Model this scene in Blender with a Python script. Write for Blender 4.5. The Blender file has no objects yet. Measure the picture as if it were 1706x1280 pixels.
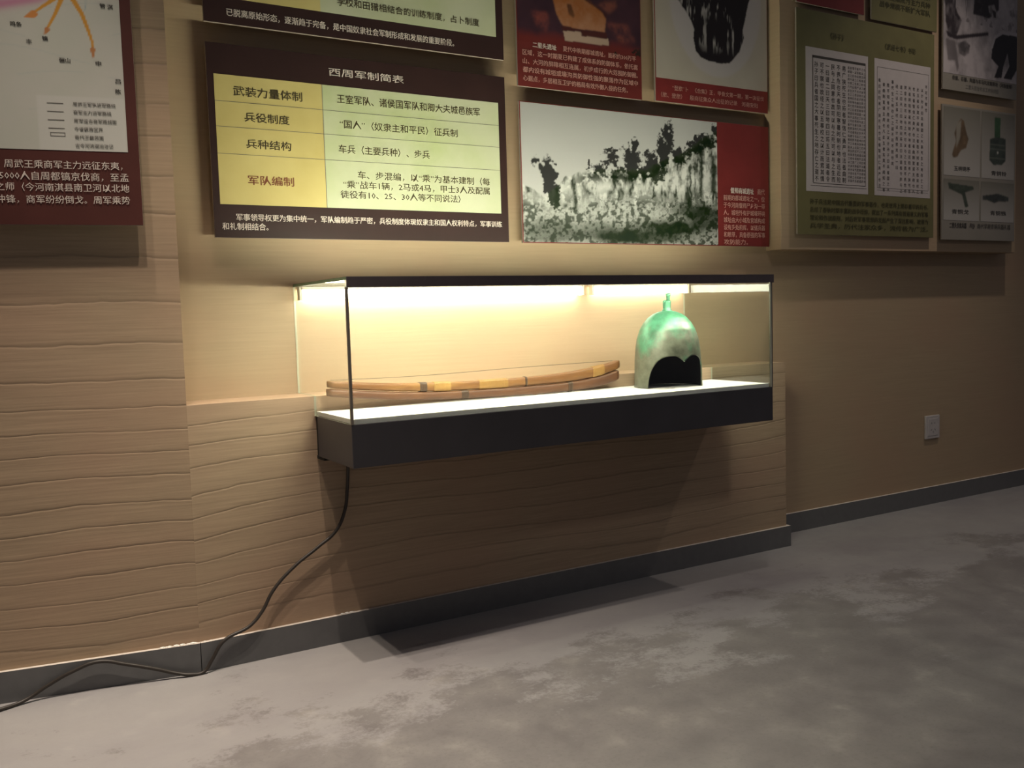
import bpy, bmesh, math, random
import numpy as np
from mathutils import Vector, Matrix

random.seed(7)
rng = np.random.default_rng(11)
S = bpy.context.scene
COL = S.collection
R = math.radians

# ------------------------------------------------------------------ camera
cd = bpy.data.cameras.new('camera')
cam = bpy.data.objects.new('camera', cd)
COL.objects.link(cam)
S.camera = cam
cd.sensor_width = 36.0
cd.lens = 1525.4068 / 1706 * 36.0
cd.clip_start = 0.02
yaw, pitch, roll = R(30.2938), R(4.318), R(-1.7143)
F = Vector((math.sin(yaw) * math.cos(pitch), math.cos(yaw) * math.cos(pitch), -math.sin(pitch)))
R0 = Vector((math.cos(yaw), -math.sin(yaw), 0))
U0 = R0.cross(F)
RR = R0 * math.cos(roll) + U0 * math.sin(roll)
UU = U0 * math.cos(roll) - R0 * math.sin(roll)
m3 = Matrix((RR, UU, -F)).transposed()
cam.matrix_world = Matrix.Translation((0, -2.4654, .9157)) @ m3.to_4x4()

# ------------------------------------------------------------------ world, lights, exposure
S.view_settings.view_transform = 'Standard'
S.view_settings.look = 'None'
S.view_settings.exposure = 0.0
S.view_settings.gamma = 1.0
S.view_settings.use_curve_mapping = False
W = bpy.data.worlds.new('world')
S.world = W
W.use_nodes = True
W.node_tree.nodes['Background'].inputs[0].default_value = (.95, .9, 1.0, 1)
W.node_tree.nodes['Background'].inputs[1].default_value = .07


def spot(name, loc, target, power, cone, blend, radius, color):
    l = bpy.data.lights.new(name, 'SPOT')
    l.energy = power
    l.spot_size = R(cone)
    l.spot_blend = blend
    l.shadow_soft_size = radius
    l.color = color
    o = bpy.data.objects.new(name, l)
    COL.objects.link(o)
    o.location = loc
    o.rotation_euler = (Vector(target) - Vector(loc)).to_track_quat('-Z', 'Y').to_euler()
    return o


WARM = (1.0, .86, .72)
spot('track_spot', (.22, -.62, 3.0), (.05, -.68, 0), 185, 60, 1.0, .025, WARM)
spot('track_spot', (.10, -.34, 3.0), (.0, -.36, 0), 120, 50, 1.0, .02, WARM)
spot('track_spot', (1.8, -.85, 3.0), (1.8, -.85, 0), 40, 52, 1.0, .03, (1.0, .88, .8))
spot('track_spot', (.62, -.72, 3.0), (.6, -.70, 0), 170, 58, 1.0, .025, WARM)
spot('track_spot', (3.7, -.68, 3.0), (3.3, -.1, .4), 52, 74, 1.0, .03, (1.0, .87, .76))
spot('floor_spot', (1.6, -2.6, 3.1), (2.9, -.8, 0), 44, 70, 1.0, .12, (1.0, .93, .88))

# ------------------------------------------------------------------ node helpers


class NT:
    def __init__(self, name):
        self.m = bpy.data.materials.new(name)
        self.m.use_nodes = True
        self.t = self.m.node_tree
        self.b = self.t.nodes['Principled BSDF']

    def n(self, typ, **kw):
        x = self.t.nodes.new(typ)
        for k, v in kw.items():
            if k == 'inp':
                for a, b in v.items():
                    x.inputs[a].default_value = b
            else:
                setattr(x, k, v)
        return x

    def l(self, a, b):
        self.t.links.new(a, b)

    def noise(self, vec, scale, detail=3, rough=.55):
        x = self.n('ShaderNodeTexNoise', inp={'Scale': scale, 'Detail': detail, 'Roughness': rough})
        if vec is not None:
            self.l(vec, x.inputs['Vector'])
        return x.outputs['Fac']

    def ramp(self, fac, stops, interp='LINEAR'):
        x = self.n('ShaderNodeValToRGB')
        x.color_ramp.interpolation = interp
        e = x.color_ramp.elements
        while len(e) < len(stops):
            e.new(.5)
        for el, (p, c) in zip(e, stops):
            el.position = p
            el.color = (c, c, c, 1) if isinstance(c, (int, float)) else (*c, 1)
        self.l(fac, x.inputs[0])
        return x.outputs[0]

    def math(self, op, a, b=None, c=None):
        x = self.n('ShaderNodeMath', operation=op)
        for i, v in enumerate((a, b, c)):
            if v is None:
                continue
            if isinstance(v, (int, float)):
                x.inputs[i].default_value = v
            else:
                self.l(v, x.inputs[i])
        return x.outputs[0]

    def mix(self, fac, a, b, mode='MIX'):
        x = self.n('ShaderNodeMix', data_type='RGBA', blend_type=mode)
        for i, v in ((0, fac), (6, a), (7, b)):
            if isinstance(v, (int, float)):
                x.inputs[i].default_value = v
            elif isinstance(v, tuple):
                x.inputs[i].default_value = (*v, 1)
            else:
                self.l(v, x.inputs[i])
        return x.outputs[2]

    def mapped(self, scale):
        tc = self.n('ShaderNodeTexCoord')
        mp = self.n('ShaderNodeMapping')
        mp.inputs['Scale'].default_value = scale
        self.l(tc.outputs['Object'], mp.inputs[0])
        return mp.outputs[0]

    def bump(self, h, strength, dist):
        x = self.n('ShaderNodeBump', inp={'Strength': strength, 'Distance': dist})
        self.l(h, x.inputs['Height'])
        self.l(x.outputs[0], self.b.inputs['Normal'])


def setp(nt, rough=.5, metal=0, spec=.5):
    nt.b.inputs['Roughness'].default_value = rough
    nt.b.inputs['Metallic'].default_value = metal
    nt.b.inputs['Specular IOR Level'].default_value = spec


def plain(name, col, rough=.5, metal=0, spec=.5, vary=.06, scale=40.0):
    nt = NT(name)
    f = nt.noise(nt.mapped((1, 1, 1)), scale, 3)
    c1 = tuple(x * (1 - vary) for x in col)
    c2 = tuple(x * (1 + vary) for x in col)
    nt.l(nt.ramp(f, [(.3, c1), (.7, c2)]), nt.b.inputs['Base Color'])
    setp(nt, rough, metal, spec)
    return nt.m


# ------------------------------------------------------------------ materials
def wall_mat(name, base, seams=True):
    nt = NT(name)
    fib = nt.noise(nt.mapped((1.6, 1.6, 55)), 3.0, 4, .6)
    blot = nt.noise(nt.mapped((1, 1, 1.4)), 2.6, 3, .5)
    k_ = 1.0 if seams else .4
    c1 = tuple(x * (1 - .16 * k_) for x in base)
    c2 = tuple(x * (1 + .14 * k_) for x in base)
    col = nt.ramp(fib, [(.28, c1), (.72, c2)])
    pink = (base[0] * 1.03, base[1] * .93, base[2] * .95)
    col = nt.mix(nt.ramp(blot, [(.4, 0.0), (.65, .6)]), col, pink)
    h = nt.math('MULTIPLY', fib, .16 if seams else .07)
    if seams:
        at = nt.n('ShaderNodeAttribute', attribute_name='lay')
        lay = at.outputs['Fac']
        wob = nt.noise(nt.mapped((3, 3, 1)), 2.2, 3, .6)
        lay = nt.math('ADD', lay, nt.math('MULTIPLY', nt.math('SUBTRACT', wob, .5), .22))
        fr = nt.math('FRACT', lay)
        vis = nt.ramp(nt.noise(nt.mapped((1.7, 1.7, 5)), 1.4, 2), [(.3, .45), (.6, 1.0)])
        hh = nt.ramp(fr, [(0.0, 0.0), (.05, .55), (.12, .8), (.85, .8), (.93, 1.0), (.965, .9), (1.0, 0.0)])
        seam = nt.ramp(fr, [(0, 1.0), (.055, .5), (.10, 0.0), (.955, 0.0), (1.0, 1.0)])
        seam2 = nt.ramp(fr, [(.13, 0.0), (.17, .35), (.21, 0.0)])
        seam = nt.math('MAXIMUM', seam, seam2)
        h = nt.math('ADD', h, nt.math('MULTIPLY', hh, nt.math('MULTIPLY', vis, .55)))
        col = nt.mix(nt.math('MULTIPLY', seam, nt.math('MULTIPLY', vis, .5)), col,
                     tuple(x * .42 for x in base))
    nt.l(col, nt.b.inputs['Base Color'])
    nt.bump(h, .34, .005)
    setp(nt, .62, 0, .3)
    return nt.m


WALLC = (.36, .262, .172)
M = {}
M['strata'] = wall_mat('wall_strata_panel', WALLC)
M['wall'] = wall_mat('wall_plain_panel', (.36, .266, .168), False)
M['base_grey'] = plain('baseboard_grey', (.118, .117, .118), .42, 0, .5)
M['base_top'] = plain('baseboard_edge', (.62, .56, .5), .6)
M['caulk'] = plain('white_caulk', (.85, .83, .78), .8)
M['case_dark'] = plain('charcoal_paint', (.047, .044, .049), .45, 0, .45, .1, 8)
M['trim_dark'] = plain('dark_trim', (.075, .06, .064), .5, 0, .4)
M['black'] = plain('black_recess', (.006, .006, .006), .8)
M['deck'] = plain('white_deck', (.84, .82, .8), .5, 0, .3, .01)
M['cream'] = plain('cream_underside', (.72, .64, .5), .6)
M['corner'] = plain('grey_corner_bead', (.2, .175, .14), .4, .3)
M['glassedge'] = plain('green_glass_edge', (.2, .3, .17), .25)
M['glassedge_pale'] = plain('pale_glass_edge', (.42, .42, .32), .25)
M['cable'] = plain('dark_cable', (.028, .021, .016), .5)
M['socket'] = plain('white_plastic', (.46, .42, .4), .4)
M['edge'] = plain('panel_edge', (.24, .2, .17), .5)
M['maroon'] = plain('maroon_print', (.075, .022, .017), .42, 0, .4, .08, 12)
M['darkbrown'] = plain('dark_brown_print', (.028, .0125, .011), .42, 0, .4, .1, 12)
M['red'] = plain('red_print', (.115, .017, .014), .42, 0, .4, .08, 12)
M['redk'] = plain('crimson_print', (.16, .02, .018), .42, 0, .4, .08, 12)
M['green'] = plain('olive_print', (.135, .122, .05), .45, 0, .35, .1, 9)
M['paper'] = plain('paper_print', (.42, .38, .37), .55, 0, .3, .03, 30)
M['greypanel'] = plain('grey_print', (.22, .2, .165), .45, 0, .35, .04, 9)
M['ink'] = plain('black_ink', (.035, .03, .024), .5)
M['inkbrown'] = plain('brown_ink', (.06, .045, .02), .5)
M['inkolive'] = plain('olive_ink', (.045, .04, .012), .5)
M['inkred'] = plain('red_ink', (.16, .045, .02), .5)
M['inkgrey'] = plain('grey_ink', (.13, .12, .105), .5)
M['white_ink'] = plain('white_ink', (.6, .52, .46), .5)
M['pink_ink'] = plain('pink_ink', (.46, .25, .21), .5)


def yellow_mat():
    nt = NT('yellow_cell_print')
    f = nt.noise(nt.mapped((1, 1, 1)), 5, 4)
    nt.l(nt.ramp(f, [(.3, (.45, .36, .13)), (.7, (.53, .44, .18))]), nt.b.inputs['Base Color'])
    setp(nt, .42, 0, .4)
    return nt.m


def green_cell():
    nt = NT('pale_green_cell_print')
    f = nt.noise(nt.mapped((1, 1, 1)), 4, 4)
    nt.l(nt.ramp(f, [(.3, (.38, .42, .22)), (.5, (.43, .45, .29)), (.7, (.46, .47, .33))]), nt.b.inputs['Base Color'])
    setp(nt, .42, 0, .4)
    return nt.m


M['yellow'] = yellow_mat()
M['palegreen'] = green_cell()


def print_mat():
    nt = NT('picture_print')
    at = nt.n('ShaderNodeAttribute', attribute_name='pic')
    nt.l(at.outputs['Color'], nt.b.inputs['Base Color'])
    setp(nt, .45, 0, .35)
    return nt.m


M['print'] = print_mat()


def glass_mat():
    nt = NT('clear_glass')
    t = nt.t
    t.nodes.remove(nt.b)
    out = t.nodes['Material Output']
    tr = nt.n('ShaderNodeBsdfTransparent', inp={'Color': (.955, .975, .955, 1)})
    gl = nt.n('ShaderNodeBsdfGlossy', inp={'Roughness': .01})
    fr = nt.n('ShaderNodeFresnel')
    geo = nt.n('ShaderNodeNewGeometry')      # the pane is a thin sheet: both faces reflect as seen from air
    nt.l(nt.math('ADD', nt.math('MULTIPLY', geo.outputs['Backfacing'], 1 / 1.45 - 1.45), 1.45), fr.inputs['IOR'])
    mx = nt.n('ShaderNodeMixShader')
    nt.l(fr.outputs[0], mx.inputs[0])
    nt.l(tr.outputs[0], mx.inputs[1])
    nt.l(gl.outputs[0], mx.inputs[2])
    nt.l(mx.outputs[0], out.inputs[0])
    return nt.m


M['glass'] = glass_mat()


def emit(name, col, s):
    nt = NT(name)
    nt.b.inputs['Base Color'].default_value = (.9, .9, .9, 1)
    nt.b.inputs['Emission Color'].default_value = (*col, 1)
    nt.b.inputs['Emission Strength'].default_value = s
    return nt.m


LEDC = (1.0, .97, .78)
M['led_a'] = emit('led_bright', LEDC, 30)
M['led_b'] = emit('led_dim', LEDC, 15)
M['led_front'] = emit('led_front', LEDC, 165)
M['led_front_boost_left'] = emit('led_front_boost_left', LEDC, 330)
M['led_front_boost_right'] = emit('led_front_boost_right', LEDC, 230)
M['led_front_b'] = emit('led_front_dim', LEDC, 125)


def bronze():
    nt = NT('bronze_patina')
    v = nt.mapped((1, 1, 1))
    a = nt.noise(v, 9, 5, .6)
    b = nt.noise(v, 26, 5, .65)
    c = nt.noise(nt.mapped((1.3, 1.3, 1.3)), 6, 3)
    grey = nt.ramp(b, [(.3, (.07, .075, .05)), (.7, (.175, .185, .135))])
    grn = nt.ramp(b, [(.3, (.03, .105, .055)), (.7, (.075, .26, .15))])
    tc = nt.n('ShaderNodeTexCoord')
    sp = nt.n('ShaderNodeSeparateXYZ')
    nt.l(tc.outputs['Object'], sp.inputs[0])
    hz = nt.math('MULTIPLY', nt.math('SUBTRACT', sp.outputs[2], .15), 1.3)
    f = nt.ramp(nt.math('ADD', a, hz), [(.44, 0.0), (.60, 1.0)])
    col = nt.mix(f, grey, grn)
    rust = nt.ramp(c, [(.62, 0.0), (.72, .55)])
    col = nt.mix(rust, col, (.24, .15, .09))
    nt.l(col, nt.b.inputs['Base Color'])
    nt.bump(b, .25, .002)
    setp(nt, .45, .3, .55)
    return nt.m


M['bronze'] = bronze()


def bamboo(name, c1, c2, c3):
    nt = NT(name)
    f = nt.noise(nt.mapped((7, 40, 60)), 1.0, 5, .6)
    g = nt.noise(nt.mapped((1, 1, 1)), 7, 2)
    col = nt.ramp(f, [(.3, c1), (.55, c2), (.75, c3)])
    col = nt.mix(nt.ramp(g, [(.4, 0.0), (.6, .55)]), col, c1)
    nt.l(col, nt.b.inputs['Base Color'])
    nt.bump(f, .3, .002)
    setp(nt, .5, 0, .4)
    return nt.m


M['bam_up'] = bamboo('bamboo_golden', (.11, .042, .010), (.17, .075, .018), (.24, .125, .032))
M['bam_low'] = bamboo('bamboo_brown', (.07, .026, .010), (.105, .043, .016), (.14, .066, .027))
M['bind'] = bamboo('binding_brown', (.035, .018, .009), (.05, .026, .012), (.065, .036, .017))
M['bind_y'] = bamboo('binding_straw', (.19, .095, .022), (.24, .13, .032), (.28, .16, .045))


def floor_mat():
    nt = NT('stained_concrete')
    v = nt.mapped((1, 1, 1))
    big = nt.noise(nt.mapped((.8, 1.3, 1)), 2.1, 6, .62)
    mid = nt.noise(v, 9, 6, .6)
    fine = nt.noise(v, 90, 4, .7)
    base = nt.ramp(big, [(.3, (.25, .233, .24)), (.5, (.295, .282, .28)), (.72, (.325, .311, .303))])
    tc = nt.n('ShaderNodeTexCoord')
    sp = nt.n('ShaderNodeSeparateXYZ')
    nt.l(tc.outputs['Object'], sp.inputs[0])
    worn = nt.noise(nt.mapped((1.1, 1.5, 1)), 2.4, 8, .68)
    # worn traffic area: starts about half a metre off the wall, with a ragged speckled edge
    field = nt.math('ADD', nt.math('MULTIPLY', sp.outputs[1], -.55), nt.math('MULTIPLY', worn, 1.25))
    field = nt.math('ADD', field, nt.math('MULTIPLY', nt.math('SUBTRACT', fine, .5), .30))
    worn_m = nt.math('MULTIPLY', nt.ramp(field, [(.87, 0.0), (.97, 1.0)]), nt.ramp(worn, [(.66, 1.0), (.74, .25)]))
    tint = nt.ramp(mid, [(.3, (.15, .137, .135)), (.5, (.188, .174, .168)), (.68, (.23, .214, .2))])
    tint = nt.mix(nt.ramp(fine, [(.3, .35), (.5, 0.0)]), tint, (.105, .097, .088))
    col = nt.mix(nt.math('MULTIPLY', worn_m, .82), base, tint)
    pale = nt.ramp(mid, [(.60, 0.0), (.72, .22)])
    col = nt.mix(pale, col, (.42, .395, .36))
    nt.l(col, nt.b.inputs['Base Color'])
    nt.l(nt.ramp(mid, [(.3, .42), (.7, .62)]), nt.b.inputs['Roughness'])
    nt.bump(fine, .12, .003)
    nt.b.inputs['Specular IOR Level'].default_value = .4
    return nt.m


M['floor'] = floor_mat()

# ------------------------------------------------------------------ mesh helpers


def link(name, me, mats, parent=None, loc=None):
    if not isinstance(mats, (list, tuple)):
        mats = [mats]
    for m in mats:
        me.materials.append(m)
    o = bpy.data.objects.new(name, me)
    COL.objects.link(o)
    if parent is not None:
        o.parent = parent
    if loc is not None:
        o.location = loc
    return o


def obj(name, bm, mats, parent=None, loc=None, smooth=False):
    me = bpy.data.meshes.new(name)
    bmesh.ops.recalc_face_normals(bm, faces=bm.faces)
    if smooth:
        for f in bm.faces:
            f.smooth = True
    bm.to_mesh(me)
    bm.free()
    return link(name, me, mats, parent, loc)


def box(bm, x0, x1, y0, y1, z0, z1, mat=0, bevel=0):
    r = bmesh.ops.create_cube(bm, size=1)
    vs = r['verts']
    for v in vs:
        v.co = Vector((x0 + (v.co.x + .5) * (x1 - x0), y0 + (v.co.y + .5) * (y1 - y0), z0 + (v.co.z + .5) * (z1 - z0)))
    fs = set(f for v in vs for f in v.link_faces)
    for f in fs:
        f.material_index = mat
    if bevel:
        es = list(set(e for v in vs for e in v.link_edges))
        bmesh.ops.bevel(bm, geom=es, offset=bevel, segments=2, profile=.5, affect='EDGES')
    return fs


def prism(bm, pts, axis, a, b, mat=0):
    """extrude polygon pts (2D) along axis between a and b"""
    def mk(p, t):
        return {'x': (t, p[0], p[1]), 'y': (p[0], t, p[1]), 'z': (p[0], p[1], t)}[axis]
    va = [bm.verts.new(mk(p, a)) for p in pts]
    vb = [bm.verts.new(mk(p, b)) for p in pts]
    fs = [bm.faces.new(va), bm.faces.new(vb)]
    n = len(pts)
    for i in range(n):
        fs.append(bm.faces.new((va[i], va[(i + 1) % n], vb[(i + 1) % n], vb[i])))
    for f in fs:
        f.material_index = mat
    return fs


def thing(name, label, cat, loc=(0, 0, 0), rz=0, group=None):
    o = bpy.data.objects.new(name, None)
    o.empty_display_size = .05
    COL.objects.link(o)
    o.location = loc
    o.rotation_euler = (0, 0, rz)
    tag(o, label, cat, group)
    return o


def tag(o, label, cat, group=None):
    o['label'] = label
    o['category'] = cat
    if group:
        o['group'] = group


def struct(o):
    o['kind'] = 'structure'
    return o


def tube(name, pts, rad, mat, parent=None, res=8, smooth_iter=True):
    c = bpy.data.curves.new(name, 'CURVE')
    c.dimensions = '3D'
    c.bevel_depth = rad
    c.bevel_resolution = 3
    c.resolution_u = res
    sp = c.splines.new('BEZIER' if smooth_iter else 'POLY')
    if smooth_iter:
        sp.bezier_points.add(len(pts) - 1)
        for bp, p in zip(sp.bezier_points, pts):
            bp.co = p
            bp.handle_left_type = bp.handle_right_type = 'AUTO'
    else:
        sp.points.add(len(pts) - 1)
        for bp, p in zip(sp.points, pts):
            bp.co = (*p, 1)
    c.use_fill_caps = True
    t = bpy.data.objects.new(name, c)
    COL.objects.link(t)
    bpy.context.view_layer.update()
    me = bpy.data.meshes.new_from_object(t.evaluated_get(bpy.context.evaluated_depsgraph_get()))
    bpy.data.objects.remove(t)
    bpy.data.curves.remove(c)
    for p in me.polygons:
        p.use_smooth = True
    me.materials.clear()
    return link(name, me, mat, parent)


# ------------------------------------------------------------------ the room
T = .1426          # depth of the niche
XC, XE = .4624, 2.64
LEDGE = .7066
BBH = .079
ANG = R(-9.6205)
CA, SA = math.cos(ANG), math.sin(ANG)


def grid_wall(name, x0, x1, z0, z1, nx, nz, y, mat, layf=None):
    xs = np.linspace(x0, x1, nx)
    zs = np.linspace(z0, z1, nz)
    X, Z = np.meshgrid(xs, zs)
    co = np.stack([X, np.full_like(X, y), Z], -1).reshape(-1, 3)
    idx = np.arange(nx * nz).reshape(nz, nx)
    q = np.stack([idx[:-1, :-1], idx[:-1, 1:], idx[1:, 1:], idx[1:, :-1]], -1).reshape(-1, 4)
    return co, q, (layf(X, Z).reshape(-1) if layf is not None else None)


def mesh_np(name, co, faces, mat, parent=None, lay=None, col=None, matidx=None):
    me = bpy.data.meshes.new(name)
    me.from_pydata(co.tolist(), [], [list(f) for f in faces])
    if lay is not None:
        a = me.attributes.new('lay', 'FLOAT', 'POINT')
        a.data.foreach_set('value', lay.astype(np.float32))
    if col is not None:
        a = me.attributes.new('pic', 'FLOAT_COLOR', 'POINT')
        a.data.foreach_set('color', col.astype(np.float32).reshape(-1))
    me.update()
    return link(name, me, mat, parent)


SEAMS = np.array([-.05, .115, .17, .222, .285, .345, .40, .455, .525, .585, .64, .70, .77, .862, .965, 1.085, 1.205,
                  1.30, 1.40, 1.475, 1.575, 1.66, 1.75, 1.85, 1.95, 2.05, 2.15, 2.25, 2.4, 2.5, 2.6, 2.7, 2.8, 2.9, 3.0, 3.1, 3.2])


def lay_left(Xm, Z):      # Xm: distance along the left wall, zero at the corner
    s = .008 * np.sin(Xm * 5.2 + Z * 3.0) - .035 * Xm * np.clip((1.3 - Z) / .8, 0, 1) + .004 * np.sin(Xm * 11 + 9 * Z)
    return np.interp(Z - s, SEAMS, np.arange(len(SEAMS)))


def lay_block(X, Z):
    d = X - XC
    s = .030 * (1 - np.exp(-d / .28)) + .006 * np.sin(d * 6 + Z * 14) + .012 * np.sin(d * 2.3 + 1)
    return np.interp(Z - s, SEAMS, np.arange(len(SEAMS)))


floor_bm = bmesh.new()
box(floor_bm, -3.2, 8, -5, .6, -.08, 0)
struct(obj('floor', floor_bm, M['floor']))

# back wall of the niche and of the right-hand stretch
bm = bmesh.new()
box(bm, .2, 8, T, T + .12, 0, 3.0)
struct(obj('wall_back', bm, M['wall']))

# lower block that carries the case: front face gridded for its strata
co, q, lay = grid_wall('f', XC, XE, 0, LEDGE, 150, 60, 0, None, lay_block)
n = len(co)
ext = np.array([[XC, 0, 0], [XE, 0, 0], [XE, 0, LEDGE], [XC, 0, LEDGE], [XC, T, 0], [XE, T, 0], [XE, T, LEDGE], [XC, T, LEDGE]])
co2 = np.vstack([co, ext])
fs = [list(map(int, f)) for f in q] + [[n + 3, n + 2, n + 6, n + 7], [n + 1, n + 5, n + 6, n + 2], [n, n + 3, n + 7, n + 4], [n + 4, n + 7, n + 6, n + 5], [n, n + 4, n + 5, n + 1]]
lay2 = np.concatenate([lay, np.full(8, 5.5)])
struct(mesh_np('wall_center', co2, fs, M['strata'], lay=lay2))

# left wall, full height, turned a little away from the block
co, q, lay = grid_wall('f', -2.6, 0, 0, 3.0, 150, 170, 0, None, lay_left)
co = np.stack([XC + co[:, 0] * CA, co[:, 0] * SA, co[:, 2]], -1)
n = len(co)
xl_, yl_ = XC - 2.6 * CA, -2.6 * SA
ext = np.array([[xl_, yl_, 0], [XC, 0, 0], [XC, 0, 3], [xl_, yl_, 3], [xl_, .75, 0], [XC, .75, 0], [XC, .75, 3], [xl_, .75, 3]])
# stop the body at the niche back so that it does not cut through the back wall
ext[5] = [XC, T, 0]
ext[6] = [XC, T, 3]
ext[4] = [xl_, yl_ + .2, 0]
ext[7] = [xl_, yl_ + .2, 3]
co2 = np.vstack([co, ext])
fs = [list(map(int, f)) for f in q] + [[n + 3, n + 2, n + 6, n + 7], [n + 1, n + 5, n + 6, n + 2], [n, n + 3, n + 7, n + 4], [n + 4, n + 7, n + 6, n + 5]]
struct(mesh_np('wall_left', co2, fs, M['strata'], lay=np.concatenate([lay, np.full(8, 5.5)])))


def baseboard(name, pts, th=.012):
    """pts: plan polyline along the wall; board stands off by th toward the room (right-hand side of travel)"""
    bm = bmesh.new()
    P = [Vector((p[0], p[1], 0)) for p in pts]
    nrm = []
    for a, b in zip(P[:-1], P[1:]):
        d = (b - a).normalized()
        nrm.append(Vector((d.y, -d.x, 0)))
    off = []
    for i, p in enumerate(P):
        if i == 0:
            k = nrm[0] * th
        elif i == len(P) - 1:
            k = nrm[-1] * th
        else:
            b = (nrm[i - 1] + nrm[i]).normalized()
            k = b * (th / b.dot(nrm[i]))
        off.append(p + k)
    for i in range(len(P) - 1):
        def V(p, z):
            return bm.verts.new((p.x, p.y, z))
        a, b, c, d = P[i], P[i + 1], off[i + 1], off[i]
        lo = [V(x, 0) for x in (a, b, c, d)]
        hi = [V(x, BBH) for x in (a, b, c, d)]
        f = bm.faces.new(hi)
        f.material_index = 1
        bm.faces.new(lo)
        for j in range(4):
            bm.faces.new((lo[j], lo[(j + 1) % 4], hi[(j + 1) % 4], hi[j]))
    return struct(obj(name, bm, [M['base_grey'], M['base_top']]))


bl = baseboard('baseboard_left', [(xl_, yl_), (XC, 0)])
bc = baseboard('baseboard_center', [(XC, 0), (XE, 0), (XE, T - .012)])
br = baseboard('baseboard_right', [(XE + .012, T), (8, T)])
bm = bmesh.new()
for i in range(26):
    m_ = -.10 + random.random() * .13 if i < 20 else .38 + random.random() * .05
    x_, y_ = (XC + m_ * CA, m_ * SA) if m_ < 0 else (XC + m_, 0)
    r_ = .002 + random.random() * .0035
    mt = Matrix.Translation((x_, y_ - .005, BBH + r_ * .2)) @ Matrix.Diagonal((1.6, .9, .6, 1))
    bmesh.ops.create_icosphere(bm, subdivisions=1, radius=r_, matrix=mt)
o = obj('caulk_crumbs', bm, M['caulk'], bc)
o['label'] = 'crumbs of white caulk on the top edge'

# ------------------------------------------------------------------ panel helpers
TXT = []


def text(parent, body, x0, x1, z0, z1, y, mat, bold=0.0, name='lettering', align='fit', vertical=False):
    """lettering mesh; glyph box between z0 and z1, stretched to x0..x1 (fit) or right-aligned at x1"""
    c = bpy.data.curves.new('t', 'FONT')
    c.body = body
    c.resolution_u = 1
    t = bpy.data.objects.new('t', c)
    COL.objects.link(t)
    bpy.context.view_layer.update()
    me = bpy.data.meshes.new_from_object(t.evaluated_get(bpy.context.evaluated_depsgraph_get()))
    bpy.data.objects.remove(t)
    bpy.data.curves.remove(c)
    nv = len(me.vertices)
    co = np.zeros(nv * 3)
    me.vertices.foreach_get('co', co)
    co = co.reshape(-1, 3)
    sz = (z1 - z0) / .93
    a, b = co[:, 0].min(), co[:, 0].max()
    if align == 'fit':
        sx = (x1 - x0) / (b - a)
        X = x0 + (co[:, 0] - a) * sx
    elif align == 'left':
        X = x0 + (co[:, 0] - a) * sz
    else:
        X = x1 - (b - co[:, 0]) * sz
    Z = z0 + (co[:, 1] + .086) * sz
    co = np.stack([X, np.full(nv, y), Z], -1)
    if bold > .006:      # heavier strokes: the glyph printed three times, a hair apart
        fs = [list(p.vertices) for p in me.polygons]
        bpy.data.meshes.remove(me)
        d = bold * sz
        V = np.vstack([co + np.array((dx, dy, dz)) for dx, dy, dz in ((-d, 0, 0), (d, -.00012, 0), (0, -.00024, d * .7))])
        return mesh_np(name, V, fs + [[i + nv for i in f] for f in fs] + [[i + 2 * nv for i in f] for f in fs], mat, parent)
    me.vertices.foreach_set('co', co.reshape(-1))
    me.update()
    me.materials.clear()
    return link(name, me, mat, parent)


def columns(parent, cols, y, mat, name='lettering'):
    """vertical columns of small characters: cols = (string, x, z_top, size, step)"""
    parts = []
    for s, x, zt, sz, st in cols:
        c = bpy.data.curves.new('t', 'FONT')
        c.body = '\n'.join(s)
        c.resolution_u = 1
        c.space_line = st / sz
        c.size = 1
        t = bpy.data.objects.new('t', c)
        COL.objects.link(t)
        bpy.context.view_layer.update()
        me = bpy.data.meshes.new_from_object(t.evaluated_get(bpy.context.evaluated_depsgraph_get()))
        bpy.data.objects.remove(t)
        bpy.data.curves.remove(c)
        co = np.array([v.co[:] for v in me.vertices])
        parts.append((np.stack([x + co[:, 0] * sz, np.full(len(co), y), zt - sz + co[:, 1] * sz], -1), [list(p.vertices) for p in me.polygons]))
        bpy.data.meshes.remove(me)
    V, Fc, k = [], [], 0
    for co, f in parts:
        V.append(co)
        Fc += [[i + k for i in p] for p in f]
        k += len(co)
    return mesh_np(name, np.vstack(V), Fc, mat, parent)


def sheet(parent, name, x0, x1, z0, z1, y, mat, th=.0006):
    bm = bmesh.new()
    box(bm, x0, x1, y, y + th, z0, z1)
    return obj(name, bm, mat, parent)


def vnoise(shape, cells, seed):
    g = np.random.default_rng(seed)
    gz, gx = cells
    a = g.random((gz + 2, gx + 2))
    H, Wd = shape
    u = np.linspace(0, gx, Wd, endpoint=False)
    v = np.linspace(0, gz, H, endpoint=False)
    iu, iv = u.astype(int), v.astype(int)
    fu, fv = u - iu, v - iv
    fu = fu * fu * (3 - 2 * fu)
    fv = fv * fv * (3 - 2 * fv)
    A = a[iv][:, iu]
    B = a[iv][:, iu + 1]
    C_ = a[iv + 1][:, iu]
    D_ = a[iv + 1][:, iu + 1]
    return (A * (1 - fu) + B * fu) * (1 - fv[:, None]) + (C_ * (1 - fu) + D_ * fu) * fv[:, None]


def fbm(shape, cells, seed, oct=4):
    s, w, t = 0, 1, 0
    for i in range(oct):
        s = s + w * vnoise(shape, (cells[0] * 2 ** i, cells[1] * 2 ** i), seed + i)
        t += w
        w *= .55
    return s / t


def blur(m, n=1):
    for _ in range(n):
        p = np.pad(m, 1, mode='edge')
        m = (p[:-2, 1:-1] + p[2:, 1:-1] + p[1:-1, :-2] + p[1:-1, 2:] + 2 * p[1:-1, 1:-1]) / 6
    return m


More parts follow.
